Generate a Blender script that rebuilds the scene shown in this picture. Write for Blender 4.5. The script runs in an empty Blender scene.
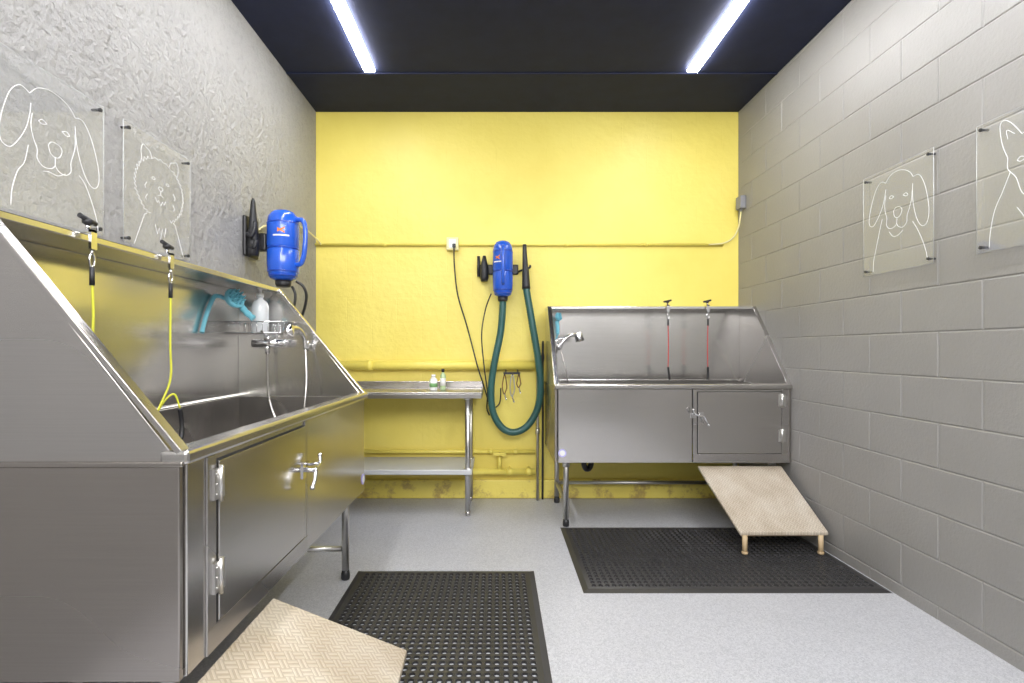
import bpy, bmesh, math, random
from mathutils import Vector, Matrix
random.seed(3)
scn = bpy.context.scene
COL = scn.collection
try:
    scn.view_settings.view_transform = 'Standard'
except Exception:
    pass

# ---------------------------------------------------------------- materials
def mat_new(name):
    m = bpy.data.materials.new(name); m.use_nodes = True
    nt = m.node_tree
    return m, nt, nt.nodes["Principled BSDF"]
def N(nt, t, **kw):
    n = nt.nodes.new(t)
    for k, v in kw.items(): setattr(n, k, v)
    return n
def coords(nt, scale=(1,1,1), loc=(0,0,0), kind="Object"):
    tc = N(nt, "ShaderNodeTexCoord"); mp = N(nt, "ShaderNodeMapping")
    mp.inputs["Scale"].default_value = scale
    mp.inputs["Location"].default_value = loc
    nt.links.new(tc.outputs[kind], mp.inputs["Vector"])
    return mp.outputs["Vector"]
def noise(nt, vec, scale, detail=4, rough=.55):
    n = N(nt, "ShaderNodeTexNoise")
    n.inputs["Scale"].default_value = scale
    n.inputs["Detail"].default_value = detail
    n.inputs["Roughness"].default_value = rough
    nt.links.new(vec, n.inputs["Vector"])
    return n.outputs["Fac"]
def ramp(nt, fac, stops):
    r = N(nt, "ShaderNodeValToRGB")
    el = r.color_ramp.elements
    while len(el) < len(stops): el.new(.5)
    for e, (p, c) in zip(el, stops):
        e.position = p; e.color = (*c, 1) if len(c) == 3 else c
    nt.links.new(fac, r.inputs["Fac"])
    return r.outputs["Color"]
def bump(nt, bsdf, fac, strength, dist=.01, prev=None):
    b = N(nt, "ShaderNodeBump")
    b.inputs["Strength"].default_value = strength
    b.inputs["Distance"].default_value = dist
    nt.links.new(fac, b.inputs["Height"])
    if prev is not None: nt.links.new(prev, b.inputs["Normal"])
    nt.links.new(b.outputs["Normal"], bsdf.inputs["Normal"])
    return b.outputs["Normal"]
def simple(name, col, rough=.5, metal=0, bumpk=0, bscale=60, var=.06, coat=0):
    m, nt, p = mat_new(name)
    v = coords(nt)
    f = noise(nt, v, 9)
    a = tuple(max(0, c*(1-var)) for c in col); b = tuple(min(1, c*(1+var)) for c in col)
    c = ramp(nt, f, [(.3, a), (.7, b)])
    nt.links.new(c, p.inputs["Base Color"])
    p.inputs["Roughness"].default_value = rough
    p.inputs["Metallic"].default_value = metal
    p.inputs["Coat Weight"].default_value = coat
    if bumpk: bump(nt, p, noise(nt, v, bscale), bumpk, .003)
    return m

def steel(name, base=(.60,.58,.555), r0=.18, r1=.25, aniso=.4):
    m, nt, p = mat_new(name)
    p.inputs["Metallic"].default_value = 1
    w = coords(nt); g = noise(nt, w, 1.2, 1)
    v = coords(nt, (1.0,1.0,90)); f = noise(nt, v, 3, 2)
    c2 = ramp(nt, f, [(.3,tuple(x*.94 for x in base)), (.7,base)])
    nt.links.new(c2, p.inputs["Base Color"])
    mr = N(nt, "ShaderNodeMapRange"); mr.inputs[1].default_value = .3; mr.inputs[2].default_value = .7
    mr.inputs[3].default_value = r0; mr.inputs[4].default_value = r1
    mr.interpolation_type = 'SMOOTHSTEP'
    nt.links.new(g, mr.inputs[0]); nt.links.new(mr.outputs[0], p.inputs["Roughness"])
    if aniso:
        p.inputs["Anisotropic"].default_value = aniso
        tg = N(nt, "ShaderNodeTangent"); tg.direction_type = 'RADIAL'; tg.axis = 'Z'
        nt.links.new(tg.outputs[0], p.inputs["Tangent"])
    return m

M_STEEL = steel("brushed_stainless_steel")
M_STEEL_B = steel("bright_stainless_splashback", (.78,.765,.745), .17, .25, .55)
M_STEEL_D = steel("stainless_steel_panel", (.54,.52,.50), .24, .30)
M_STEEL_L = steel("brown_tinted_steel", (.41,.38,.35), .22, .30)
M_GALV = steel("galvanised_shelf", (.58,.59,.60), .45, .55, 0)
M_GALV.node_tree.nodes["Principled BSDF"].inputs["Metallic"].default_value = .25
M_CHROME = steel("chrome", (.80,.80,.81), .10, .18, 0)
M_SATIN = steel("satin_hinge_steel", (.66,.65,.63), .3, .36, 0)
M_BLACK = simple("black_plastic", (.018,.018,.02), .45)
M_GAP = simple("dark_seam_gasket", (.03,.03,.03), .7)
M_RUBBER = simple("black_rubber", (.032,.031,.032), .36)
M_BLUE = simple("blue_plastic", (.015,.10,.58), .22, coat=.5, var=.03)
M_BLUE2 = simple("dark_blue_plastic", (.01,.06,.40), .3)
M_TEAL = simple("dark_green_hose", (.028,.105,.095), .4)
M_TURQ = simple("sky_blue_plastic", (.20,.58,.72), .3)
M_WHITE = simple("white_plastic", (.8,.8,.78), .35)
M_CREAM = simple("cream_plastic", (.80,.73,.38), .4)
M_GREEN = simple("green_label", (.16,.36,.13), .4)
M_PALEGREEN = simple("pale_green_plastic", (.45,.58,.32), .25)
M_ORANGE = simple("orange_print", (.85,.22,.03), .5)
M_LIMECORD = simple("yellow_cord", (.68,.68,.05), .5)
M_REDCORD = simple("red_cord", (.55,.03,.03), .5)
M_BROWN = simple("brown_leather", (.16,.07,.02), .6)
M_BRASS = simple("tan_post", (.55,.41,.24), .45)
M_GREYBOX = simple("grey_plastic", (.24,.24,.25), .5)
M_LINE = simple("white_etched_line", (.80,.80,.80), .6, var=.0)
M_PURPLE = simple("lilac_sticker", (.45,.42,.75), .4)

def brickvec(nt, a, b_):
    tc = N(nt, "ShaderNodeTexCoord"); sp = N(nt, "ShaderNodeSeparateXYZ"); cb = N(nt, "ShaderNodeCombineXYZ")
    nt.links.new(tc.outputs["Object"], sp.inputs[0])
    nt.links.new(sp.outputs[a], cb.inputs[0]); nt.links.new(sp.outputs[b_], cb.inputs[1])
    br = N(nt, "ShaderNodeTexBrick"); br.offset = .5
    br.inputs["Scale"].default_value = 1; br.inputs["Brick Width"].default_value = .4
    br.inputs["Row Height"].default_value = .2; br.inputs["Mortar Size"].default_value = .005
    br.inputs["Mortar Smooth"].default_value = .9
    br.inputs["Color1"].default_value = (1,1,1,1); br.inputs["Color2"].default_value = (1,1,1,1)
    br.inputs["Mortar"].default_value = (0,0,0,1)
    nt.links.new(cb.outputs[0], br.inputs["Vector"])
    return br.outputs["Color"]
def yellow(name, stain=False):
    m, nt, p = mat_new(name)
    v = coords(nt)
    f = noise(nt, v, 1.8, 5)
    c = ramp(nt, f, [(.25, (.81,.67,.13)), (.5, (.85,.715,.155)), (.8, (.88,.75,.185))])
    if stain:
        g = noise(nt, v, 7, 6, .7)
        mx = N(nt, "ShaderNodeMixRGB"); mx.inputs[2].default_value = (.45,.31,.10,1)
        fa = ramp(nt, g, [(.51,(0,0,0)), (.62,(.85,.85,.85))])
        nt.links.new(fa, mx.inputs[0]); nt.links.new(c, mx.inputs[1]); c = mx.outputs[0]
    nt.links.new(c, p.inputs["Base Color"])
    p.inputs["Roughness"].default_value = .45
    n1 = bump(nt, p, noise(nt, v, 16, 4, .55), .3, .015)
    bump(nt, p, brickvec(nt,0,2), .10, .01, n1)
    return m
M_YELLOW = yellow("yellow_painted_block"); M_YELLOW_S = yellow("yellow_stained_kerb", True)
M_YPIPE = simple("yellow_painted_pipe", (.83,.70,.14), .35, bumpk=.2, bscale=30)

M_STUCCO, nt, p = mat_new("grey_rough_plaster")
v = coords(nt)
c = ramp(nt, noise(nt, v, 1.8, 6), [(.3,(.335,.33,.325)), (.7,(.395,.39,.382))])
nz = noise(nt, v, 27, 7, .66)
c2 = ramp(nt, nz, [(.34,(.66,.66,.66)), (.48,(1,1,1))])
mx = N(nt, "ShaderNodeMixRGB", blend_type='MULTIPLY'); mx.inputs[0].default_value = .45
nt.links.new(c, mx.inputs[1]); nt.links.new(c2, mx.inputs[2])
nt.links.new(mx.outputs[0], p.inputs["Base Color"]); p.inputs["Roughness"].default_value = .45
n1 = bump(nt, p, nz, .85, .034)
n2 = bump(nt, p, noise(nt, v, 9, 4, .6), .45, .04, n1)
bump(nt, p, brickvec(nt,1,2), .14, .01, n2)

M_CMU, nt, p = mat_new("grey_painted_block")
v = coords(nt)
c = ramp(nt, noise(nt, v, 1.4, 4), [(.3,(.25,.242,.232)), (.7,(.292,.283,.272))])
nt.links.new(c, p.inputs["Base Color"]); p.inputs["Roughness"].default_value = .45
bump(nt, p, noise(nt, v, 60, 6, .6), .3, .008)

M_CEIL = simple("dark_ceiling_paint", (.017,.022,.056), .7, bumpk=.2, bscale=20, var=.1)
M_CEIL.node_tree.nodes["Principled BSDF"].inputs["Specular IOR Level"].default_value = .22
M_BACKW = simple("mid_grey_paint", (.44,.44,.44), .6)

M_FLOOR, nt, p = mat_new("speckled_grey_vinyl")
v = coords(nt)
vo = N(nt, "ShaderNodeTexVoronoi"); vo.inputs["Scale"].default_value = 150
nt.links.new(v, vo.inputs["Vector"])
sp1 = ramp(nt, vo.outputs["Color"], [(.2,(.34,.345,.375)), (.5,(.455,.46,.49)), (.8,(.55,.555,.58))])
g = ramp(nt, noise(nt, v, 240, 2), [(.35,(.32,.325,.355)), (.5,(.46,.465,.495)), (.65,(.59,.595,.62))])
mx = N(nt, "ShaderNodeMixRGB"); mx.inputs[0].default_value = .5
nt.links.new(sp1, mx.inputs[1]); nt.links.new(g, mx.inputs[2])
bl = ramp(nt, noise(nt, v, 3, 5, .6), [(.3,(.93,.93,.93)), (.7,(1.0,1.0,1.0))])
mb = N(nt, "ShaderNodeMixRGB", blend_type='MULTIPLY'); mb.inputs[0].default_value = 1
nt.links.new(mx.outputs[0], mb.inputs[1]); nt.links.new(bl, mb.inputs[2])
nt.links.new(mb.outputs[0], p.inputs["Base Color"]); p.inputs["Roughness"].default_value = .4

M_RAMP, nt, p = mat_new("tan_tread_plate")
v = coords(nt, (1,1,0))
mp2 = N(nt, "ShaderNodeMapping"); mp2.inputs["Rotation"].default_value = (0,0,math.radians(45))
mp2.inputs["Location"].default_value = (.003,.004,.005)
nt.links.new(v, mp2.inputs["Vector"])
ck = N(nt, "ShaderNodeTexChecker"); ck.inputs["Scale"].default_value = 38
nt.links.new(mp2.outputs[0], ck.inputs["Vector"])
def bars(d):
    m = N(nt, "ShaderNodeMapping"); m.inputs["Scale"].default_value = (23.87,23.87,1)
    nt.links.new(mp2.outputs[0], m.inputs["Vector"])
    w = N(nt, "ShaderNodeTexWave"); w.inputs["Scale"].default_value = 1; w.bands_direction = d
    nt.links.new(m.outputs[0], w.inputs["Vector"])
    return ramp(nt, w.outputs["Fac"], [(.45,(0,0,0)), (.7,(1,1,1))])
wa = bars('X'); wb = bars('Y')
mxw = N(nt, "ShaderNodeMixRGB")
nt.links.new(ck.outputs["Fac"], mxw.inputs[0]); nt.links.new(wa, mxw.inputs[1]); nt.links.new(wb, mxw.inputs[2])
base = ramp(nt, noise(nt, v, 6, 5, .6), [(.3,(.44,.365,.275)), (.5,(.54,.47,.375)), (.72,(.64,.585,.50))])
light = ramp(nt, mxw.outputs[0], [(0,(.80,.78,.76)),(1,(1.0,1.0,1.0))])
mxc = N(nt, "ShaderNodeMixRGB", blend_type='MULTIPLY'); mxc.inputs[0].default_value = 1
nt.links.new(base, mxc.inputs[1]); nt.links.new(light, mxc.inputs[2])
nt.links.new(mxc.outputs[0], p.inputs["Base Color"]); p.inputs["Roughness"].default_value = .34
bump(nt, p, mxw.outputs[0], .5, .002)

M_ACR = bpy.data.materials.new("clear_acrylic"); M_ACR.use_nodes = True
nt = M_ACR.node_tree; nt.nodes.clear()
o = N(nt, "ShaderNodeOutputMaterial"); tr = N(nt, "ShaderNodeBsdfTransparent"); gl = N(nt, "ShaderNodeBsdfGlossy"); df = N(nt, "ShaderNodeBsdfDiffuse")
tr.inputs["Color"].default_value = (.985,.988,.988,1)
gl.inputs["Roughness"].default_value = .05
df.inputs["Color"].default_value = (.9,.9,.9,1)
m1 = N(nt, "ShaderNodeMixShader"); m2 = N(nt, "ShaderNodeMixShader"); m1.inputs[0].default_value = .06; m2.inputs[0].default_value = .04
nt.links.new(tr.outputs[0], m1.inputs[1]); nt.links.new(df.outputs[0], m1.inputs[2])
nt.links.new(m1.outputs[0], m2.inputs[1]); nt.links.new(gl.outputs[0], m2.inputs[2])
nt.links.new(m2.outputs[0], o.inputs[0])
M_ACRE = simple("acrylic_edge", (.50,.51,.51), .2)
M_SOAP = simple("milky_plastic", (.80,.83,.85), .2, coat=.6, var=.02)

def emis(name, col, s):
    m = bpy.data.materials.new(name); m.use_nodes = True
    nt = m.node_tree; nt.nodes.clear()
    o = N(nt, "ShaderNodeOutputMaterial"); e = N(nt, "ShaderNodeEmission")
    e.inputs[0].default_value = (*col,1); e.inputs[1].default_value = s
    nt.links.new(e.outputs[0], o.inputs[0]); return m
M_EMIT = emis("led_diffuser", (.985,.985,1), 62)

# ---------------------------------------------------------------- geometry helpers
def cr(pts, n=8, closed=False):
    P = [Vector(p) for p in pts]; out = []
    m = len(P)
    rng = m if closed else m-1
    for i in range(rng):
        if closed: a,b,c,d = P[(i-1)%m],P[i],P[(i+1)%m],P[(i+2)%m]
        else: a,b,c,d = P[max(i-1,0)],P[i],P[i+1],P[min(i+2,m-1)]
        for k in range(n):
            t = k/n
            out.append(.5*((2*b)+(-a+c)*t+(2*a-5*b+4*c-d)*t*t+(-a+3*b-3*c+d)*t**3))
    if not closed: out.append(P[-1])
    return out

class B:
    def __init__(s): s.bm = bmesh.new()
    def box(s, x0,x1,y0,y1,z0,z1):
        vs = [s.bm.verts.new((x,y,z)) for x in (x0,x1) for y in (y0,y1) for z in (z0,z1)]
        for f in ((0,1,3,2),(4,6,7,5),(0,4,5,1),(2,3,7,6),(0,2,6,4),(1,5,7,3)):
            s.bm.faces.new([vs[i] for i in f])
        return s
    def prism(s, poly, off):
        off = Vector(off)
        a = [s.bm.verts.new(p) for p in poly]; b = [s.bm.verts.new(Vector(p)+off) for p in poly]
        s.bm.faces.new(a); s.bm.faces.new(b[::-1])
        n = len(a)
        for i in range(n): s.bm.faces.new((a[i],b[i],b[(i+1)%n],a[(i+1)%n]))
        return s
    def tube(s, pts, r, seg=10, closed=False, smooth=0, rf=None):
        P = cr(pts, smooth, closed) if smooth else [Vector(p) for p in pts]
        n = len(P); rings = []; up = None
        for i,p in enumerate(P):
            if closed: t = P[(i+1)%n]-P[i-1]
            else: t = P[min(i+1,n-1)]-P[max(i-1,0)]
            if t.length < 1e-9: t = Vector((0,0,1))
            t.normalize()
            if up is None:
                up = Vector((0,0,1)) if abs(t.z) < .9 else Vector((1,0,0))
            up = up - t*up.dot(t)
            if up.length < 1e-6: up = t.orthogonal()
            up.normalize(); sd = t.cross(up)
            rr = rf(i, n) if rf else r
            rings.append([s.bm.verts.new(p + rr*(math.cos(a)*up + math.sin(a)*sd)) for a in [2*math.pi*k/seg for k in range(seg)]])
        for i in range(n if closed else n-1):
            A,Bq = rings[i], rings[(i+1)%n]
            for k in range(seg):
                f = s.bm.faces.new((A[k],A[(k+1)%seg],Bq[(k+1)%seg],Bq[k])); f.smooth = True
        if not closed:
            s.bm.faces.new(rings[0][::-1]); s.bm.faces.new(rings[-1])
        return s
    def cyl(s, p, q, r, seg=16, r2=None):
        r2 = r if r2 is None else r2
        return s.tube([p,q], r, seg, rf=lambda i,n: r if i==0 else r2)
    def lathe(s, c, prof, seg=24, axis='z', M=None):
        c = Vector(c); rings = []
        for r,h in prof:
            ring = []
            for k in range(seg):
                a = 2*math.pi*k/seg
                v = Vector((r*math.cos(a), r*math.sin(a), h))
                if axis == 'x': v = Vector((v.z, v.x, v.y))
                elif axis == 'y': v = Vector((v.x, v.z, v.y))
                if M is not None: v = M @ v
                ring.append(s.bm.verts.new(c+v))
            rings.append(ring)
        for A,Bq in zip(rings, rings[1:]):
            for k in range(seg):
                f = s.bm.faces.new((A[k],A[(k+1)%seg],Bq[(k+1)%seg],Bq[k])); f.smooth = True
        s.bm.faces.new(rings[0][::-1]); s.bm.faces.new(rings[-1])
        return s
    def sph(s, c, r, sc=(1,1,1), seg=14):
        M = Matrix.Translation(c) @ Matrix.Diagonal((sc[0]*r, sc[1]*r, sc[2]*r, 1))
        ret = bmesh.ops.create_uvsphere(s.bm, u_segments=seg, v_segments=seg//2+2, radius=1, matrix=M)
        for v in ret['verts']:
            for f in v.link_faces: f.smooth = True
        return s

WL = {}
def root(name, loc, label, cat, group=None):
    e = bpy.data.objects.new(name, None); e.empty_display_size = .1
    COL.objects.link(e); e.location = loc
    WL[e.name] = Vector(loc)
    e["label"] = label; e["category"] = cat
    if group: e["group"] = group
    return e
def add_obj(name, me, mat, parent=None, label=None, cat=None, group=None, kind=None, bev=0):
    xs = [v.co for v in me.vertices]
    lo = Vector([min(v[i] for v in xs) for i in range(3)]); hi = Vector([max(v[i] for v in xs) for i in range(3)])
    c = (lo+hi)/2
    if parent is None: c.z = lo.z
    if kind == "structure": c = Vector((0,0,0))
    me.transform(Matrix.Translation(-c))
    ob = bpy.data.objects.new(name, me); COL.objects.link(ob)
    ob.data.materials.append(mat)
    if parent is not None:
        ob.parent = parent; ob.location = c - WL[parent.name]
    else: ob.location = c
    WL[ob.name] = c
    if label: ob["label"] = label
    if cat: ob["category"] = cat
    if group: ob["group"] = group
    if kind: ob["kind"] = kind
    if bev:
        md = ob.modifiers.new("bevel", 'BEVEL'); md.width = bev; md.segments = 2
        md.limit_method = 'ANGLE'; md.angle_limit = math.radians(50)
    return ob
def make(name, b, mat, parent=None, M=None, **kw):
    bm = b.bm
    if M is not None: bm.transform(M)
    bmesh.ops.recalc_face_normals(bm, faces=bm.faces[:])
    me = bpy.data.meshes.new(name); bm.to_mesh(me); bm.free()
    return add_obj(name, me, mat, parent, **kw)

# ---------------------------------------------------------------- room
XL, XR, YB, YF, H = -1.448, 1.928, 4.0, -1.6, 3.084
make("floor", B().box(XL-.1,XR+.12,YF-.1,YB+.1,-.1,0), M_FLOOR, kind="structure")
make("ceiling", B().box(XL-.1,XR+.12,YF-.1,YB+.1,H,H+.1), M_CEIL, kind="structure")
make("wall_left", B().box(XL-.1,XL,YF,YB,0,H), M_STUCCO, kind="structure")
make("wall_back", B().box(XL-.1,XR+.12,YB,YB+.1,0,H), M_YELLOW, kind="structure")
make("wall_front", B().box(XL-.1,XR+.12,YF-.1,YF,0,H), M_BACKW, kind="structure")
make("trim_1", B().box(XL,XR,YB-.035,YB,0,.15), M_YELLOW_S, kind="structure", bev=.01)
b = B(); b.box(XR+.003,XR+.1,YF,YB,0,H)
z = .06-.2
while z < H:
    z0, z1 = max(z,-.03), min(z+.2,H)
    y = 2.584 - .4*12 + (0 if round((z-1.06)/.2) % 2 == 0 else .2)
    while y < YB:
        y0, y1 = max(y,YF), min(y+.4,YB)
        if y1-y0 > .03 and z1-z0 > .02:
            g, i = .0009, .0050
            o = [(XR+.003,y0+g,z0+g),(XR+.003,y1-g,z0+g),(XR+.003,y1-g,z1-g),(XR+.003,y0+g,z1-g)]
            n = [(XR,y0+g+i,z0+g+i),(XR,y1-g-i,z0+g+i),(XR,y1-g-i,z1-g-i),(XR,y0+g+i,z1-g-i)]
            ov = [b.bm.verts.new(q) for q in o]; nv = [b.bm.verts.new(q) for q in n]
            b.bm.faces.new(nv[::-1]); b.bm.faces.new(ov)
            for k in range(4): b.bm.faces.new((ov[k],nv[k],nv[(k+1)%4],ov[(k+1)%4]))
        y += .4
    z += .2
make("wall_right", b, M_CMU, kind="structure")

make("trim_2", B().box(XL,XR,3.43,3.455,H-.008,H), M_CEIL, kind="structure", bev=.003)
for x in (-.862, 1.325):
    r = root("strip_light", (x,1.2,H-.03), "long glowing white linear strip light on dark ceiling", "light", "ceiling strip lights")
    make("light_housing", B().box(x-.030,x+.030,-1.0,3.38,H-.006,H), M_WHITE, r)
    make("light_diffuser", B().box(x-.034,x+.034,-1.01,3.39,H-.020,H-.006), M_EMIT, r)

# ---------------------------------------------------------------- tubs
L, D, ZR, ZB, ZT, VF = 1.54, .68, .956, .441, 1.505, .452
def tub(M, d0, d1, label):
    base = M @ Vector((L/2, D/2, 0))
    R = root("dog_wash_tub", base, label, "pet bathtub", "stainless dog wash tubs")
    b = B(); u0,u1,v0,v1 = .014,L-.014,.04,D-.014
    b.box(u0,u1,v0,v1,.60,.612)
    b.box(u0,u1,v0,v0+.008,.612,ZR-.012); b.box(u0,u1,v1-.008,v1,.612,ZR-.02)
    b.box(u0,u0+.006,v0+.008,v1-.008,.612,ZR-.02); b.box(u1-.006,u1,v0+.008,v1-.008,.612,ZR-.02)
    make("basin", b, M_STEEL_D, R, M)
    b = B(); b.box(-.006,L+.006,-.014,.05,ZR-.032,ZR)
    make("front_rim", b, M_STEEL, R, M, bev=.008)
    b = B(); b.box(.0,L,D-.012,D,ZB,ZT-.008); b.box(0,L,VF,D,ZT-.008,ZT); b.box(0,L,VF-.003,VF+.007,ZT-.020,ZT)
    b.box(.012,L-.012,D-.03,D-.012,ZR-.02,ZR-.008)
    make("back_panel", b, M_STEEL_B, R, M, bev=.003)
    for s in (0,1):
        ua, ub = (0,.012) if s == 0 else (L-.012,L)
        poly = [(ua,.012,ZR-.03),(ua,.012,ZR-.02),(ua,.03,ZR),(ua,VF,ZT-.012),(ua,D-.012,ZT-.012),(ua,D-.012,ZR-.03)]
        b = B().prism(poly, (ub-ua,0,0))
        d = Vector((0,VF-.0,ZT-ZR)).normalized(); nn = Vector((0,-d.z,d.y))
        p0 = Vector((0,.0,ZR)); p1 = Vector((0,VF,ZT))
        ha, hb = (-.006,.024) if s == 0 else (L-.024,L+.006)
        q = [p0, p1, p1-nn*.014, p0-nn*.014]
        b.prism([(ha,w.y,w.z) for w in q], (hb-ha,0,0))
        b.prism([(ha,VF,ZT-.014),(ha,D,ZT-.014),(ha,D,ZT+.001),(ha,VF,ZT+.001)], (hb-ha,0,0))
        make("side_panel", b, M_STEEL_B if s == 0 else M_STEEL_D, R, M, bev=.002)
        lo_, hi_ = (-.004,.012) if s == 0 else (L-.012,L+.004)
        b = B(); b.box(lo_,hi_,.006,D-.004,ZB,ZR-.036)
        f0, f1 = (-.010,.0) if s == 0 else (L,L+.010)
        b.box(f0,f1,-.004,D-.004,ZR-.036,ZR-.024)
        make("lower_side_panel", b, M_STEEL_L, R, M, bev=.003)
    b = B(); b.box(.018,d0-.035,.0,.012,ZB,ZR-.033); b.box(d0-.031,L-.014,.0,.012,ZB,ZR-.033)
    b.box(.018,L-.018,.012,.05,ZB,ZB+.012)
    make("apron", b, M_STEEL, R, M, bev=.003)
    zd0, zd1 = ZB+.065, ZR-.051
    make("door_gasket", B().box(d0-.004,d1+.004,-.002,0,zd0-.004,zd1+.004), M_GAP, R, M, label="dark rubber door seal")
    dr = make("door", B().box(d0,d1,-.009,-.002,zd0,zd1), M_STEEL, R, M, bev=.002)
    for (a0,a1,c0,c1) in ((d0-.03,d1+.045,ZB+.002,zd0-.005),(d0-.03,d0-.006,zd0-.005,ZR-.034),(d1+.006,d1+.045,zd0-.005,ZR-.034)):
        make("door_frame", B().box(a0,a1,-.005,0,c0,c1), M_STEEL_D, R, M, bev=.0015)
    for zh in (.62,.85):
        b = B(); b.box(d1-.020,d1-.003,-.012,-.009,zh-.038,zh+.038); b.box(d1+.007,d1+.024,-.012,-.005,zh-.038,zh+.038)
        b.cyl((d1+.002,-.014,zh-.045),(d1+.002,-.014,zh+.045),.0055,10)
        for dz in (-.025,0,.025):
            b.cyl((d1-.012,-.011,zh+dz),(d1-.012,-.0145,zh+dz),.0035,8); b.cyl((d1+.016,-.011,zh+dz),(d1+.016,-.0145,zh+dz),.0035,8)
        make("hinge", b, M_SATIN, dr, M, label="satin steel door hinge")
    b = B(); zl = .752
    b.box(d0+.006,d0+.034,-.014,-.009,zl-.03,zl+.025)
    b.box(d0-.045,d0-.010,-.012,0,zl-.016,zl+.018)
    b.cyl((d0+.02,-.014,zl),(d0+.02,-.05,zl),.009,12)
    b.tube([(d0+.05,-.052,zl-.052),(d0+.036,-.056,zl-.03),(d0+.02,-.054,zl),(d0-.01,-.054,zl+.006),(d0-.035,-.05,zl+.016),(d0-.045,-.045,zl+.036)],.0065,8,smooth=5)
    b.sph((d0+.05,-.052,zl-.055),.009); b.sph((d0-.045,-.045,zl+.04),.008)
    b.cyl((d0-.03,-.01,zl+.008),(d0-.03,-.05,zl+.014),.0055,8)
    make("latch_handle", b, M_CHROME, dr, M, label="chrome lever latch")
    b = B(); b.cyl((.045,-.003,ZB+.065),(.045,0,ZB+.065),.027,24)
    st = make("sticker", b, M_PURPLE, R, M, label="small round lilac and white sticker")
    b = B(); b.cyl((.045,-.0045,ZB+.065),(.045,-.003,ZB+.065),.018,24)
    make("sticker_centre", b, M_WHITE, st, M)
    for uu in (.08, L-.08):
        for vv in (.08, D-.08):
            b = B(); b.cyl((uu,vv,.05),(uu,vv,.60),.019,16); b.cyl((uu,vv,.40),(uu,vv,.46),.025,16)
            lg = make("leg", b, M_SATIN, R, M)
            b = B(); b.lathe((uu,vv,0),[(.019,0),(.022,.008),(.022,.03),(.017,.05)],16)
            make("foot", b, M_BLACK, lg, M, label="black adjustable foot")
        make("brace", B().cyl((uu,.099,.155),(uu,D-.099,.155),.014,12), M_SATIN, R, M)
    make("brace", B().cyl((.099,D-.08,.155),(L-.099,D-.08,.155),.014,12), M_SATIN, R, M)
    b = B(); b.cyl((.24,.30,.60),(.24,.30,.50),.035,16); b.cyl((.24,.30,.50),(.24,.30,.385),.024,14)
    b.cyl((.24,.30,.44),(.24,.30,.41),.032,12)
    b.tube([(.24,.30,.39),(.24,.30,.36),(.255,.31,.33),(.28,.325,.33),(.295,.335,.355),(.30,.34,.40)],.02,12,smooth=5)
    b.tube([(.30,.34,.39),(.305,.36,.43),(.31,.42,.44),(.31,D-.012,.46)],.018,12,smooth=3)
    make("drain_trap", b, M_BLACK, R, M, label="black plastic drain trap under the basin")
    b = B(); va, vb, zt = .42,.55,1.215
    for vv in (va+.01, vb-.01):
        b.cyl((.012,vv,zt),(.018,vv,zt),.029,18); b.cyl((.018,vv,zt),(.06,vv,zt),.013,12)
    b.cyl((.062,va-.016,zt),(.062,vb+.016,zt),.021,16)
    b.cyl((.062,.49,zt),(.062,.49,zt-.055),.012,12)
    b.sph((.062,va-.018,zt),.022)
    fc = make("mixer_tap", b, M_CHROME, R, M, label="chrome wall mounted mixer tap")
    b = B(); b.cyl((.062,.49,zt+.012),(.062,.49,zt+.042),.018,14,.013)
    b.tube([(.062,.49,zt+.042),(.10,.485,zt+.052),(.16,.475,zt+.056)],.0075,8,smooth=5)
    make("tap_lever", b, M_CHROME, fc, M)
    b = B(); b.tube([(.062,.49,zt-.05),(.064,.49,zt-.16),(.07,.475,zt-.30),(.085,.42,zt-.42),(.12,.34,zt-.46),(.14,.28,zt-.38),(.11,.27,zt-.2),(.07,.29,zt-.03)],.006,8,smooth=24,
                    rf=lambda i,n: .0055+(.001 if i%2 else 0))
    make("tap_hose", b, M_STEEL_D, fc, M, label="flexible ribbed metal shower hose")
    b = B(); b.cyl((.012,.29,zt-.01),(.05,.29,zt-.01),.010,10); b.cyl((.05,.29,zt-.035),(.068,.29,zt+.015),.013,12)
    b.tube([(.066,.29,zt-.03),(.09,.29,zt+.03),(.14,.30,zt+.07),(.2,.32,zt+.07)],.012,10,smooth=5, rf=lambda i,n:.010+.004*i/n)
    b.cyl((.2,.32,zt+.085),(.215,.325,zt+.03),.024,16,.033)
    make("spray_head", b, M_CHROME, fc, M, label="chrome hand shower in its holder")
    return R
MR = Matrix.Translation((.382,3.27,0))
ML = Matrix(((0,-1,0,-.70),(-1,0,0,2.655),(0,0,1,0),(0,0,0,1)))
tub(MR, .93, 1.475, "stainless steel dog tub against yellow wall, door over mat")
tub(ML, .85, 1.41, "stainless steel dog tub along rough plaster wall, close to viewer")

b = B()
b.tube([(.318,3.925,.0),(.318,3.925,.9),(.318,3.905,1.02)],.011,10)
b.cyl((.318,3.925,.52),(.318,3.925,.57),.016,12)
make("supply_pipe", b, M_SATIN, label="steel water supply pipe rising beside the tub", cat="pipe")
b = B(); b.tube([(.360,3.955,.0),(.362,3.95,.7),(.360,3.94,1.0),(.362,3.94,1.25)],.008,8,smooth=6); b.sph((.360,3.94,1.12),.015,(.9,1,3)); b.sph((.360,3.945,.85),.015,(.9,1,3))
make("supply_hose", b, M_BLACK, label="black water hose beside steel tub", cat="hose")

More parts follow.
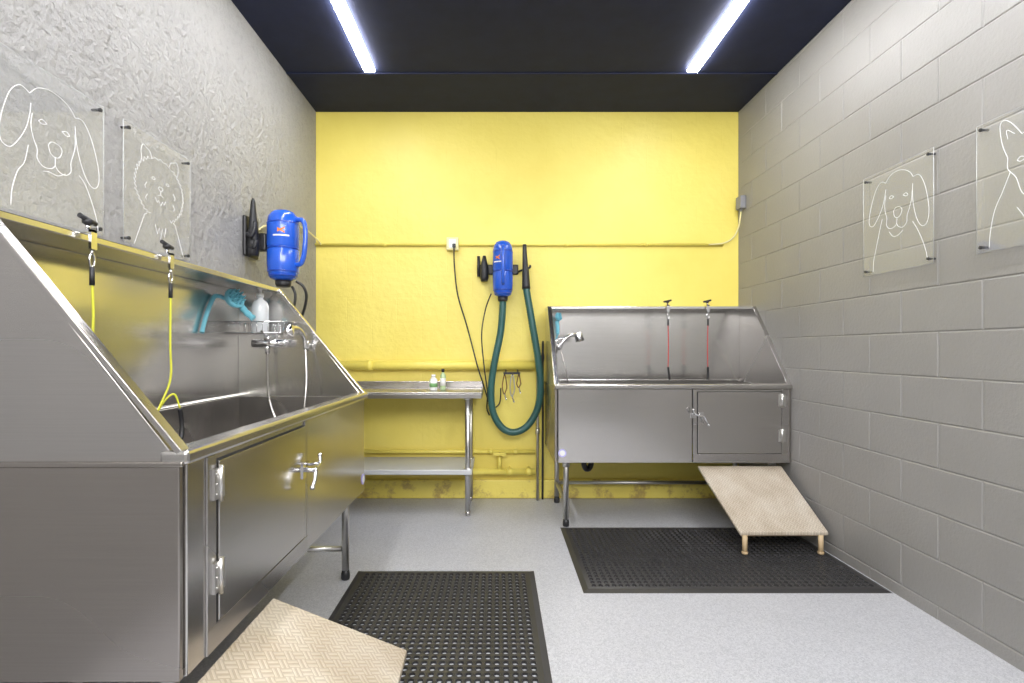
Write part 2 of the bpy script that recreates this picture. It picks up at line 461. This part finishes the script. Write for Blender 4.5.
def tether(M, u, mat, path, label, endblack=None):
    base = M @ Vector((u, VF, ZT))
    R = root("tether", base, label, "dog tether", "clamped tub tethers")
    b = B(); b.box(u-.010,u+.010,VF-.03,VF+.03,ZT+.002,ZT+.009); b.box(u-.010,u+.010,VF-.03,VF-.022,ZT-.045,ZT+.009)
    b.cyl((u,VF-.012,ZT+.009),(u,VF-.012,ZT+.026),.006,10)
    b.cyl((u,VF-.024,ZT-.045),(u,VF-.024,ZT-.06),.004,8)
    make("clamp", b, M_CHROME, R, M)
    b = B(); b.lathe((u,VF-.012,ZT+.024),[(.008,0),(.014,.004),(.014,.012),(.007,.018)],10)
    b.tube([(u-.028,VF-.012,ZT+.032),(u+.028,VF-.012,ZT+.044)],.007,8)
    make("clamp_knob", b, M_BLACK, R, M)
    ring = [(u+.009*math.cos(a),VF-.024,ZT-.075+.020*math.sin(a)) for a in [k*math.pi/6 for k in range(12)]]
    make("carabiner", B().tube(ring,.003,6,closed=True), M_CHROME, R, M)
    b = B(); b.cyl((u,VF-.024,ZT-.095),(u,VF-.024,ZT-.145),.0065,8)
    make("swivel_sleeve", b, M_BLACK, R, M)
    b = B(); b.tube([(u+q[0],VF-.024+q[1],ZT+q[2]) for q in path],.0034,6,smooth=6)
    make("cord", b, mat, R, M)
    if endblack:
        b = B(); b.tube([(u+q[0],VF-.024+q[1],ZT+q[2]) for q in endblack],.008,8,smooth=5)
        make("cord_sleeve", b, M_BLACK, R, M)
tether(ML, .927, M_LIMECORD, [(0,0,-.14),(.002,0,-.3),(0,0,-.42),(.03,.01,-.5),(.055,.02,-.55),(.03,.04,-.56),(0,.02,-.50),(-.02,.0,-.48),(-.035,-.01,-.53)], "black clamp with yellow cord hanging into steel tub", [(-.035,-.01,-.53),(-.045,-.01,-.58),(-.035,-.015,-.63),(-.005,-.015,-.655)])
tether(ML, 1.262, M_LIMECORD, [(0,0,-.14),(-.004,0,-.24),(.004,.0,-.33),(.0,.01,-.42),(.02,.01,-.5),(.0,.02,-.57)], "black clamp with short yellow cord on steel tub")
tether(MR, .883, M_REDCORD, [(0,0,-.14),(.003,0,-.3),(.0,0,-.45)], "black clamp with red cord hanging straight down", [(0,0,-.45),(.006,0,-.50),(.012,0,-.545)])
tether(MR, 1.178, M_REDCORD, [(0,0,-.14),(-.003,0,-.3),(-.001,0,-.45)], "black clamp with red cord hanging straight down", [(0,0,-.45),(0,0,-.50),(-.004,0,-.545)])

R = root("wire_basket", (-1.22,2.56,1.265), "chrome wire soap basket on steel tub end panel", "basket")
b = B(); x0,x1,y0,y1,z0,z1 = -1.355,-1.04,2.49,2.636,1.266,1.322
for zz in (z0,z1):
    b.tube([(x0,y0,zz),(x1,y0,zz),(x1,y1,zz),(x0,y1,zz)],.003,6,closed=True)
k = x0+.018
while k < x1:
    b.tube([(k,y0,z1),(k,y0,z0),(k,y1,z0),(k,y1,z1)],.0015,5); k += .028
make("basket_wires", b, M_CHROME, R)
R = root("pump_bottle", (-1.215,2.565,1.271), "milky white pump soap bottle in wire basket", "bottle")
make("bottle_body", B().lathe((-1.215,2.565,1.270),[(.032,0),(.041,.006),(.042,.13),(.034,.155),(.015,.17),(.015,.18)],20), M_SOAP, R)
b = B().lathe((-1.215,2.565,1.450),[(.018,0),(.018,.018),(.007,.022),(.007,.04),(.012,.042),(.012,.05)],14)
b.tube([(-1.215,2.565,1.494),(-1.18,2.545,1.494),(-1.17,2.54,1.487)],.005,8)
make("pump_head", b, M_WHITE, R)
def wand(P, pts_handle, head, hose, label, sc=1.0):
    R = root("spray_wand", P, label, "pet shower wand")
    make("wand_handle", B().tube(pts_handle,.013,10,smooth=5,rf=lambda i,n:.012+.005*abs(math.sin(i*1.2))), M_TURQ, R)
    b = B(); hp = Vector(head[0]); hd = Vector(head[1]).normalized()
    q = hd.to_track_quat('Z','Y').to_matrix() * sc
    b.lathe(hp,[(.014,-.02),(.036,-.01),(.050,.01),(.050,.02),(.042,.026)],20,M=q)
    for ring,rn in ((.016,5),(.034,10)):
        for k in range(rn):
            a = 2*math.pi*k/rn
            o = q @ Vector((ring*math.cos(a),ring*math.sin(a),.026)); o2 = q @ Vector((ring*math.cos(a),ring*math.sin(a),.05))
            b.cyl(hp+o,hp+o2,.006*sc,6,.0035*sc)
    make("wand_head", b, M_TURQ, R)
    make("wand_hose", B().tube(hose,.009*sc,8,smooth=12,rf=lambda i,n:(.0085 if i%2 else .0115)*sc), M_TURQ, R, label="sky blue ribbed flexible hose")
wand((-1.32,2.45,1.3), [(-1.27,2.465,1.41),(-1.24,2.465,1.37),(-1.20,2.465,1.335)],
     ((-1.29,2.44,1.425),(.85,-.35,.4)), [(-1.325,2.45,1.43),(-1.35,2.40,1.44),(-1.352,2.36,1.40),(-1.352,2.32,1.33),(-1.352,2.29,1.26)], "sky blue pet shower wand with curved hose beside soap basket")
wand((.43,3.8,1.3), [(.455,3.80,1.40),(.46,3.80,1.35),(.46,3.80,1.30)],
     ((.455,3.79,1.43),(.95,-.25,.2)), [(.46,3.80,1.30),(.435,3.82,1.20),(.425,3.85,1.08),(.43,3.88,.98)], "sky blue pet shower wand hung on steel end panel", .7)

# ---------------------------------------------------------------- ramps
def ramp_obj(tf, tn, bf, bn, posts, label):
    c = (Vector(bf)+Vector(bn)+Vector(tf)+Vector(tn))/4
    R = root("dog_ramp", (c.x,c.y,0), label, "ramp", "tan dog ramps")
    make("ramp_board", B().prism([tf,tn,bn,bf],(0,0,-.018)), M_RAMP, R, bev=.003)
    for px_,py_,pz_ in posts:
        b = B(); b.cyl((px_,py_,.0125),(px_,py_,pz_),.014,14); b.cyl((px_,py_,.0125),(px_,py_,.026),.017,14)
        make("ramp_leg", b, M_BRASS, R)
    ctr = c; b = B()
    def ins(p, k): p = Vector(p); return p + (ctr-p)*k + Vector((0,0,-.03))
    b.tube([ins(tf,.08),ins(tn,.08),ins(bn,.08),ins(bf,.08)],.011,8,closed=True)
    make("ramp_frame", b, M_BRASS, R)
ramp_obj((1.325,3.30,.415),(1.875,3.30,.415),(1.39,2.86,.137),(1.896,2.86,.137),
         [(1.42,2.865,.12),(1.855,2.865,.12)], "worn tan tread-plate ramp leading up to tub door, on mat")
ramp_obj((-.70,1.565,.405),(-.70,1.12,.405),(-.306,1.70,.16),(-.295,1.17,.16),
         [(-.345,1.66,.155),(-.335,1.21,.155)], "worn tan tread-plate ramp beside near steel tub")

# ---------------------------------------------------------------- mats
def mat_rubber(x0,x1,y0,y1,label):
    V=[];F=[]
    h=.0088; z0=.0; bw=.045
    ix0,ix1,iy0,iy1 = x0+bw,x1-bw,y0+bw,y1-bw
    nx=round((ix1-ix0)/.0335); ny=round((iy1-iy0)/.0335)
    dx=(ix1-ix0)/nx; dy=(iy1-iy0)/ny
    def v(*p): V.append(p); return len(V)-1
    o=[v(x0,y0,z0),v(x1,y0,z0),v(x1,y1,z0),v(x0,y1,z0)]
    m=[v(x0+.028,y0+.028,h),v(x1-.028,y0+.028,h),v(x1-.028,y1-.028,h),v(x0+.028,y1-.028,h)]
    i=[v(ix0,iy0,h),v(ix1,iy0,h),v(ix1,iy1,h),v(ix0,iy1,h)]
    for k in range(4):
        n=(k+1)%4
        F.append((o[k],o[n],m[n],m[k])); F.append((m[k],m[n],i[n],i[k]))
    for a in range(nx):
        for c in range(ny):
            cx=ix0+(a+.5)*dx; cy=iy0+(c+.5)*dy
            C=[v(cx+sx*dx/2,cy+sy*dy/2,h) for sx,sy in ((1,-1),(1,1),(-1,1),(-1,-1))]
            cs=[(math.cos(k*math.pi/6),math.sin(k*math.pi/6)) for k in range(12)]
            A=[v(cx+.0142*p,cy+.0142*q,h) for p,q in cs]
            O=[v(cx+.0124*p,cy+.0124*q,h+.0015) for p,q in cs]
            Q=[v(cx+.0114*p,cy+.0114*q,.0008) for p,q in cs]
            F.append((C[0],C[1],A[2],A[1],A[0],A[11],A[10]))
            F.append((C[1],C[2],A[5],A[4],A[3],A[2])); F.append((C[2],C[3],A[8],A[7],A[6],A[5])); F.append((C[3],C[0],A[10],A[9],A[8]))
            for k in range(12):
                n=(k+1)%12
                F.append((A[k],A[n],O[n],O[k])); F.append((O[k],O[n],Q[n],Q[k]))
    me=bpy.data.meshes.new("rubber_mat"); me.from_pydata(V,[],F); me.update()
    add_obj("rubber_mat", me, M_RUBBER, label=label, cat="floor mat", group="black rubber floor mats")
mat_rubber(.42,1.922,2.425,3.325,"black rubber mat with round holes under ramp and tub")
mat_rubber(-.74,.197,1.17,2.67,"black rubber mat with round holes beside near tub")

# ---------------------------------------------------------------- steel table
R = root("work_table", (-.72,3.73,0), "stainless steel work table with undershelf by yellow wall", "table")
tx0,tx1,ty0,ty1,tz = -1.33,-.107,3.50,3.955,.885
b = B(); b.box(tx0,tx1,ty0,ty1,tz-.012,tz); b.box(tx0,tx1,ty0,ty0+.012,tz-.045,tz-.012)
b.box(tx0,tx0+.012,ty0+.012,ty1,tz-.045,tz-.012); b.box(tx1-.012,tx1,ty0+.012,ty1,tz-.045,tz-.012)
make("table_top", b, M_STEEL_D, R, bev=.004)
make("backsplash", B().box(tx0,tx1,ty1-.02,ty1,tz,tz+.05), M_STEEL_D, R, bev=.004)
make("undershelf", B().box(tx0+.06,tx1-.07,ty0+.02,ty1-.0,.300,.335), M_GALV, R, bev=.004)
for xx in (tx0+.1,tx1-.1):
    for yy in (ty0+.05,ty1-.05):
        b = B(); b.cyl((xx,yy,.04),(xx,yy,tz-.012),.02,16); b.cyl((xx,yy,.29),(xx,yy,.345),.026,16)
        b.cyl((xx,yy,tz-.06),(xx,yy,tz-.012),.028,16)
        lg = make("leg", b, M_SATIN, R)
        make("foot", B().lathe((xx,yy,0),[(.012,0),(.018,.006),(.018,.04)],14), M_STEEL_D, lg)
def bottle(x,y,z,r,h,m,cm,lm,label,lh):
    R = root("bottle", (x,y,z), label, "bottle", "bottles on the work table")
    make("bottle_body", B().lathe((x,y,z),[(r*.9,0),(r,.005),(r,h*.68),(r*.5,h*.8),(r*.45,h*.84)],18), m, R)
    make("bottle_cap", B().lathe((x,y,z+h*.84),[(r*.55,0),(r*.55,h*.14),(r*.4,h*.16)],14), cm, R)
    make("bottle_label", B().lathe((x,y,z+h*.2),[(r+.0008,0),(r+.0008,h*lh)],18), lm, R)
bottle(-.465,3.66,tz+.001,.028,.115,M_WHITE,M_WHITE,M_GREEN,"squat white bottle with green label on steel table",.25)
bottle(-.40,3.70,tz+.001,.02,.155,M_PALEGREEN,M_BLACK,M_WHITE,"slim pale green bottle with black cap on steel table",.35)

# ---------------------------------------------------------------- wall pipes
def pipe(name,p,q,r,mat,label,clips=(),extra=None):
    b = B(); b.cyl(p,q,r,18)
    for c in clips:
        b.cyl((c-.02,p[1],p[2]),(c+.02,p[1],p[2]),r*1.2,18)
        b.box(c-.008,c+.008,p[1],4.0,p[2]-r*1.1,p[2]+r*1.1)
    if extra: extra(b)
    return make(name,b,mat,label=label,cat="pipe")
pipe("wall_pipe",(XL,3.945,1.06),(.30,3.945,1.06),.036,M_YPIPE,"thick yellow painted pipe along yellow wall",(-1.0,-.1))
def ex(b):
    b.cyl((.02,3.93,.24),(.02,3.93,.36),.016,12)
    b.box(-.03,.07,3.88,3.9,.36,.38); b.cyl((.02,3.93,.37),(.02,3.885,.37),.01,10)
pipe("wall_pipe",(-1.3,3.965,.375),(.30,3.965,.375),.016,M_YPIPE,"yellow painted low water pipe along wall",(-.05,.15),ex)
pipe("wall_pipe",(-1.3,3.925,.225),(.30,3.925,.225),.024,M_YPIPE,"yellow painted lowest pipe above kerb",(-.5,.1,.25))
pipe("conduit",(XL,3.986,2.02),(1.8,3.986,2.02),.012,M_YPIPE,"thin yellow conduit crossing the wall",(-.9,.55,1.2))
R = root("outlet_box",(-.352,3.97,1.975),"cream electrical outlet box on yellow conduit","electrical box")
make("box_body",B().box(-.40,-.305,3.945,4.0,1.97,2.07),M_CREAM,R,bev=.006)
make("outlet_face",B().box(-.38,-.325,3.94,3.945,1.985,2.055),M_WHITE,R,bev=.002)
make("plug",B().box(-.35,-.325,3.915,3.938,1.985,2.015),M_BLACK,R,bev=.004)
make("power_cable",B().tube([(-.337,3.92,1.99),(-.335,3.93,1.85),(-.31,3.93,1.62),(-.24,3.93,1.38),(-.19,3.89,1.20),(-.15,3.875,1.05),(-.11,3.91,.92),(-.075,3.96,.80),(-.04,3.96,.72),(.02,3.95,.76),(.03,3.95,.88)],.0055,6,smooth=8),M_BLACK,label="black power cable hanging from outlet box",cat="cable")
make("power_cable",B().tube([(-.045,3.90,1.62),(-.09,3.93,1.50),(-.12,3.91,1.30),(-.10,3.885,1.05),(-.075,3.9,.85),(-.08,3.97,.72),(-.06,3.98,.66)],.0055,6,smooth=8),M_BLACK,label="black dryer cable hanging down yellow wall",cat="cable")
make("junction_box",B().box(1.885,XR,3.87,3.95,2.28,2.38).cyl((1.905,3.905,2.28),(1.905,3.905,2.26),.010,10),M_GREYBOX,label="grey junction box on block wall",cat="electrical box",bev=.006)
make("cable",B().tube([(1.905,3.905,2.26),(1.90,3.93,2.15),(1.87,3.96,2.07),(1.8,3.975,2.03),(1.68,3.965,2.015)],.006,8,smooth=8),M_CREAM,label="pale cable drooping from junction box to conduit",cat="cable")
make("cable",B().tube([(-1.40,3.975,2.02),(-1.41,3.9,2.05),(-1.43,3.7,2.08),(-1.437,3.4,2.05),(-1.435,3.1,1.95),(-1.43,3.0,1.9)],.006,8,smooth=8),M_CREAM,label="pale cable looping to the wall dryer",cat="cable")

# ---------------------------------------------------------------- dryers
def dryer(c, r, h, side, label, logo):
    c = Vector(c); R = root("pet_dryer", c, label, "pet dryer", "blue wall mounted pet dryers")
    make("dryer_body",B().lathe(c,[(r*.45,0),(r*.8,.012),(r*.95,.05),(r,.09),(r,h*.42),(r*.96,h*.44),(r*.96,h*.47),(r,h*.49),(r,h*.80),(r*.93,h*.9),(r*.72,h*.97),(r*.4,h)],28),M_BLUE,R)
    make("seam_ring",B().lathe(c+Vector((0,0,h*.44)),[(r*.975,0),(r*.975,h*.03)],28),M_BLUE2,R)
    make("cap_ring",B().lathe(c+Vector((0,0,h*.80)),[(r*1.01,.0),(r*1.0,.008)],28),M_BLUE2,R)
    for k in range(2):
        make("vent_ring",B().lathe(c+Vector((0,0,.022+k*.025)),[(r*(.88+.08*k),0),(r*(.90+.08*k),.009)],28),M_BLUE2,R)
    s = Vector((*side,0))
    P = [c+s*r*.9+Vector((0,0,h*.86)), c+s*(r+.04)+Vector((0,0,h*.84)), c+s*(r+.058)+Vector((0,0,h*.7)), c+s*(r+.052)+Vector((0,0,h*.4)), c+s*(r+.03)+Vector((0,0,h*.24)), c+s*r*.9+Vector((0,0,h*.22))]
    make("handle",B().tube(P,.014,12,smooth=6),M_BLUE,R)
    make("outlet_collar",B().lathe(c+Vector((0,0,-.035)),[(r*.42,0),(r*.48,.01),(r*.5,.036)],20),M_BLACK,R)
    f = Vector(logo).normalized(); t = Vector((0,0,1)).cross(f)
    def patch(a0,a1,z0,z1,skew=0,n=5):
        bb = B(); A=[];C=[]
        for k in range(n+1):
            a = a0+(a1-a0)*k/n
            d = f*math.cos(a)+t*math.sin(a)
            A.append(bb.bm.verts.new(c+d*(r+.0012)+Vector((0,0,z0+skew*k/n)))); C.append(bb.bm.verts.new(c+d*(r+.0012)+Vector((0,0,z1+skew*k/n))))
        for k in range(n): bb.bm.faces.new((A[k],A[k+1],C[k+1],C[k]))
        return bb
    make("printed_mark",patch(-.22,.22,h*.655,h*.68,.02),M_ORANGE,R,label="orange printed mark")
    make("printed_mark",patch(-.22,.22,h*.69,h*.715,-.02),M_ORANGE,R,label="orange printed mark")
    make("printed_text",patch(-.5,.5,h*.60,h*.62),M_WHITE,R,label="small white printed lettering strip")
    return R
dryer((-1.252,2.93,1.585),.090,.41,(.97,-.25),"blue cylindrical pet dryer on bracket on plaster wall",(.25,-.95,0))
dryer((.045,3.86,1.59),.078,.43,(.0,-1),"blue cylindrical pet dryer on yellow wall with green hose",(-.5,-.85,0))
R = root("dryer_bracket",(-1.40,2.9,1.72),"black plastic dryer bracket on plaster wall","bracket","black dryer brackets")
b = B(); b.box(XL,XL+.02,2.84,3.0,1.72,1.95); b.box(XL+.02,-1.343,2.90,2.96,1.76,1.86)
make("bracket_plate",b,M_BLACK,R,bev=.008)
b = B(); b.lathe((-1.40,2.87,1.72),[(.03,0),(.036,.04),(.03,.12),(.022,.2),(.012,.31),(.006,.33)],16)
make("nozzle",b,M_BLACK,R,label="black cone nozzle")
b = B(); b.tube([(-1.41,2.83,1.84),(-1.38,2.80,1.82),(-1.36,2.80,1.85),(-1.36,2.81,1.90)],.012,8,smooth=4); b.tube([(-1.41,2.85,1.78),(-1.37,2.82,1.76),(-1.36,2.82,1.80)],.012,8,smooth=4)
make("hook",b,M_BLACK,R)
R = root("dryer_bracket",(-.08,3.95,1.75),"black plastic dryer bracket on yellow wall","bracket","black dryer brackets")
b = B(); b.box(-.16,.17,3.975,4.0,1.78,1.86); b.box(-.035,.12,3.94,3.975,1.76,1.88)
make("bracket_plate",b,M_BLACK,R,bev=.008)
b = B(); b.lathe((-.10,3.93,1.72),[(.026,0),(.034,.03),(.034,.1),(.02,.16),(.012,.2)],16); b.cyl((-.145,3.95,1.76),(-.145,3.95,1.92),.012,10)
make("nozzle",b,M_BLACK,R,label="black stub nozzle")
b = B(); b.tube([(.17,3.97,1.8),(.18,3.92,1.8),(.25,3.90,1.82),(.26,3.92,1.84)],.009,8,smooth=4)
make("hook",b,M_BLACK,R)
hp = [(.045,3.86,1.553),(.04,3.86,1.45),(.025,3.86,1.30),(-.02,3.855,1.08),(-.045,3.86,.88),(-.03,3.86,.70),(.04,3.86,.58),(.13,3.86,.545),(.23,3.86,.59),(.31,3.86,.72),(.335,3.85,.90),(.315,3.85,1.12),(.265,3.85,1.42),(.225,3.86,1.66)]
R = root("dryer_hose",(.15,3.86,.52),"dark green corrugated dryer hose looped on yellow wall","hose")
make("hose_tube",B().tube(hp,.03,12,smooth=26,rf=lambda i,n:.025+.0035*(1 if i%2 else 0)),M_TEAL,R)
make("hose_nozzle",B().tube([(.225,3.86,1.65),(.222,3.87,1.78),(.218,3.88,1.86),(.214,3.885,2.0)],.03,12,smooth=4,rf=lambda i,n:.033-.020*i/n),M_BLACK,R,label="black tapered nozzle")
make("dryer_cable",B().tube([(-1.20,2.93,1.55),(-1.17,2.9,1.50),(-1.18,2.90,1.42),(-1.22,2.92,1.34),(-1.30,2.95,1.28),(-1.44,3.0,1.2)],.008,8,smooth=8),M_BLACK,label="black cable under blue dryer",cat="cable")
make("dryer_cable",B().tube([(-1.14,2.84,1.57),(-1.10,2.84,1.54),(-1.09,2.86,1.48),(-1.13,2.90,1.38),(-1.2,2.95,1.30),(-1.44,3.05,1.25)],.008,8,smooth=8),M_BLACK,label="black cable looping below blue dryer",cat="cable")

make("wall_hook",B().box(.05,.18,3.887,3.899,.99,1.008).cyl((.07,3.899,.998),(.07,3.95,1.03),.005,8).cyl((.16,3.899,.998),(.16,3.95,1.03),.005,8).tube([(.06,3.887,.99),(.06,3.865,.985),(.06,3.86,1.0)],.004,8).tube([(.12,3.887,.99),(.12,3.865,.985),(.12,3.86,1.0)],.004,8).tube([(.17,3.887,.99),(.17,3.865,.985),(.17,3.86,1.0)],.004,8),M_BLACK,label="small black hook rail on yellow pipe",cat="hook")
for hx,mt,ln,nm in ((.06,M_BROWN,.15,"brown looped leash hanging from hook"),(.12,M_SATIN,.17,"silver chain collar hanging from hook"),(.17,M_BROWN,.10,"short brown strap hanging from hook")):
    R = root("leash",(hx,3.868,.99-ln-.05),nm,"leash","hanging leashes")
    b = B(); b.tube([(hx,3.872,.992),(hx-.016,3.868,.93),(hx-.018,3.866,.99-ln*.7),(hx-.005,3.866,.99-ln),(hx+.015,3.866,.99-ln*.7),(hx+.012,3.868,.93)],.0045,6,closed=True,smooth=5)
    make("strap",b,mt,R)
    b = B(); b.tube([(hx,3.866,.99-ln),(hx+.004,3.864,.97-ln),(hx+.01,3.864,.955-ln)],.005,6,smooth=3); b.sph((hx+.01,3.864,.95-ln),.008)
    make("snap_hook",b,M_CHROME,R)

# ---------------------------------------------------------------- acrylic dog drawings
def beagle(tilt=0,dx=0,dy=0):
    S = [
     [(.31,.84),(.37,.90),(.46,.93),(.56,.925),(.65,.89),(.70,.84)],
     [(.31,.84),(.24,.86),(.17,.80),(.12,.68),(.09,.55),(.10,.46),(.16,.44),(.22,.50),(.28,.60),(.31,.70),(.32,.78)],
     [(.70,.84),(.77,.85),(.84,.78),(.90,.66),(.94,.52),(.93,.42),(.87,.39),(.80,.45),(.74,.57),(.71,.68),(.70,.78)],
     [(.33,.72),(.32,.64),(.34,.56),(.37,.50),(.37,.44),(.42,.40),(.49,.41),(.52,.44)],
     [(.70,.72),(.70,.63),(.68,.56),(.66,.50),(.66,.44),(.61,.40),(.55,.41),(.52,.44)],
     [(.38,.69),(.41,.71),(.45,.695)],[(.38,.69),(.41,.68),(.45,.695)],
     [(.58,.695),(.62,.71),(.65,.69)],[(.58,.695),(.62,.68),(.65,.69)],
     [(.46,.56),(.49,.59),(.55,.59),(.58,.56),(.56,.51),(.52,.495),(.48,.51),(.46,.56)],
     [(.52,.495),(.52,.44)],
     [(.30,.50),(.27,.38),(.22,.26),(.18,.14),(.17,.03)],[(.74,.44),(.80,.34),(.87,.22),(.92,.10),(.93,.03)],
     [(.42,.37),(.47,.33),(.54,.325),(.61,.36)]]
    R = []
    for st in S:
        o = []
        for x,y in st:
            if y > .36:
                X = .52+(x-.52)*math.cos(tilt)-(y-.4)*math.sin(tilt); Y = .4+(x-.52)*math.sin(tilt)+(y-.4)*math.cos(tilt)
                Y += dy
            else: X,Y = x,y
            o.append((X+dx,Y))
        R.append(o)
    return R
def pom():
    rnd = random.Random(5); S = []
    def ruff(cx,cy,rx,ry,a0,a1,n,amp):
        pts = []
        for k in range(n+1):
            a = math.radians(a0+(a1-a0)*k/n)
            if k%2: q = 1+amp*rnd.uniform(.6,1.2); a -= .05
            else: q = 1-amp*rnd.uniform(.3,.8)
            pts.append((cx+rx*q*math.cos(a), cy+ry*q*math.sin(a)))
        return pts
    S.append((ruff(.5,.56,.36,.27,118,245,30,.055),0))
    S.append((ruff(.5,.56,.36,.27,62,-65,30,.055),0))
    S.append(([(.36,.80),(.42,.83),(.46,.82),(.50,.84),(.54,.82),(.58,.83),(.64,.80)],0))
    for sx in (-1,1):
        S.append(([(.5+sx*.27,.76),(.5+sx*.28,.84),(.5+sx*.25,.89),(.5+sx*.21,.875),(.5+sx*.16,.86),(.5+sx*.13,.81)],1))
        S.append(([(.5+sx*.08,.64),(.5+sx*.105,.652),(.5+sx*.13,.638),(.5+sx*.105,.628),(.5+sx*.08,.64)],1))
        x, y = .5+sx*.20, .31
        bd = [(x,y)]
        for k in range(7):
            bd.append((x+sx*(.04+.02*k), y-.042*(k+.5))); bd.append((x+sx*(.018+.022*(k+1)), y-.042*(k+1)))
        S.append((bd,0))
        for (px_,py_) in ((.20,.58),(.19,.48)):
            S.append(([(.5+sx*px_,py_),(.5+sx*(px_+.03),py_-.035),(.5+sx*(px_+.015),py_-.055)],0))
    S.append(([(.465,.575),(.485,.59),(.515,.59),(.535,.575),(.50,.55),(.465,.575)],1)); S.append(([(.5,.55),(.5,.52),(.46,.505)],0)); S.append(([(.5,.52),(.54,.505)],0))
    S.append(([(.42,.48),(.45,.44),(.47,.465),(.5,.42),(.53,.465),(.55,.44),(.58,.48)],0))
    S.append(([(.42,.24),(.45,.16),(.48,.22),(.5,.12),(.53,.22),(.56,.15),(.58,.24)],0))
    return S
def shepherd():
    return [([(.30,.66),(.25,.78),(.23,.92),(.27,.95),(.34,.90),(.42,.80)],1),([(.70,.66),(.75,.80),(.76,.93),(.71,.95),(.65,.90),(.58,.80)],1),
     ([(.30,.80),(.29,.87),(.36,.82)],1),([(.69,.82),(.71,.88),(.65,.82)],1),
     ([(.42,.80),(.50,.815),(.58,.80)],1),([(.30,.66),(.30,.58),(.37,.50),(.42,.38),(.50,.33),(.58,.38),(.63,.50),(.70,.58),(.70,.66)],1),
     ([(.38,.62),(.41,.64),(.45,.62),(.41,.605),(.38,.62)],1),([(.56,.62),(.60,.64),(.63,.62),(.60,.605),(.56,.62)],1),([(.46,.44),(.50,.455),(.54,.44),(.52,.41),(.48,.41),(.46,.44)],1),([(.50,.41),(.50,.37)],1),
     ([(.32,.55),(.25,.42),(.18,.30),(.14,.14),(.13,.03)],1),([(.68,.55),(.76,.40),(.85,.26),(.90,.1),(.91,.03)],1),
     ([(.38,.28),(.45,.18),(.48,.05)],1)]
def art(wall, ya, yb, z0, z1, strokes, label):
    sgn = 1 if wall == 'L' else -1
    X = XL if wall == 'L' else XR
    xi = X + sgn*.022
    R = root("acrylic_panel",(xi,(ya+yb)/2,z0),label,"wall art","clear acrylic dog portraits")
    make("panel_sheet",B().box(min(xi,xi+sgn*.004),max(xi,xi+sgn*.004),ya,yb,z0,z1),M_ACR,R)
    b = B(); e = .0014
    pts = [(xi+sgn*.002,ya,z0),(xi+sgn*.002,yb,z0),(xi+sgn*.002,yb,z1),(xi+sgn*.002,ya,z1)]
    b.tube(pts,e,4,closed=True)
    make("panel_edge",b,M_ACRE,R)
    for yy in (ya+.022,yb-.022):
        for zz in (z0+.022,z1-.022):
            b = B(); b.cyl((X,yy,zz),(xi+sgn*.012,yy,zz),.005,12); b.cyl((xi+sgn*.004,yy,zz),(xi+sgn*.010,yy,zz),.007,12)
            make("standoff",b,M_BLACK,R,label="black standoff bolt")
    b = B()
    for st in strokes:
        if isinstance(st, tuple): st, sm = st
        else: sm = 1
        P = []
        for s,t in st:
            y = ya+(yb-ya)*s if wall == 'L' else yb-(yb-ya)*s
            P.append((xi+sgn*.005, y, z0+(z1-z0)*t))
        b.tube(P,.0010,5,smooth=5 if sm else 0)
    make("dog_drawing",b,M_LINE,R,label="white outline drawing of a dog")
art('L',1.39,1.81,1.59,2.06,beagle(0,0,-.05),"clear acrylic panel with floppy-eared hound line drawing")
art('L',1.905,2.32,1.59,2.06,pom(),"clear acrylic panel with fluffy spitz line drawing")
art('R',2.180,2.598,1.56,2.065,beagle(-.12,.0),"clear acrylic panel with tilted-head hound line drawing")
art('R',1.57,1.985,1.56,2.065,shepherd(),"clear acrylic panel with erect-eared dog line drawing")

# ---------------------------------------------------------------- lights
def area(name, loc, sx, sy, power, rot=(0,0,0), col=(1,.99,.98)):
    l = bpy.data.lights.new(name,'AREA'); l.shape='RECTANGLE'; l.size=sx; l.size_y=sy; l.energy=power; l.color=col
    o = bpy.data.objects.new(name,l); COL.objects.link(o); o.location=loc; o.rotation_euler=rot
    return o
area("fill_light",(.24,-1.0,2.75),2.8,1.3,155,(math.radians(50),0,0))  # added soft fill from behind the camera, not a fitting of the room
w = bpy.data.worlds.new("World"); scn.world = w; w.use_nodes = True
w.node_tree.nodes["Background"].inputs[0].default_value = (.8,.82,.85,1)
w.node_tree.nodes["Background"].inputs[1].default_value = .3

# ---------------------------------------------------------------- camera
cd = bpy.data.cameras.new("camera"); cam = bpy.data.objects.new("camera", cd); COL.objects.link(cam)
cam.location = (0,0,1.18); cam.rotation_euler = (math.radians(90),0,0)
cd.sensor_fit = 'HORIZONTAL'; cd.sensor_width = 36; cd.lens = 36*500/1024
cd.shift_x = 15/1024; cd.shift_y = 8.5/1024; cd.clip_start = .02
scn.camera = cam
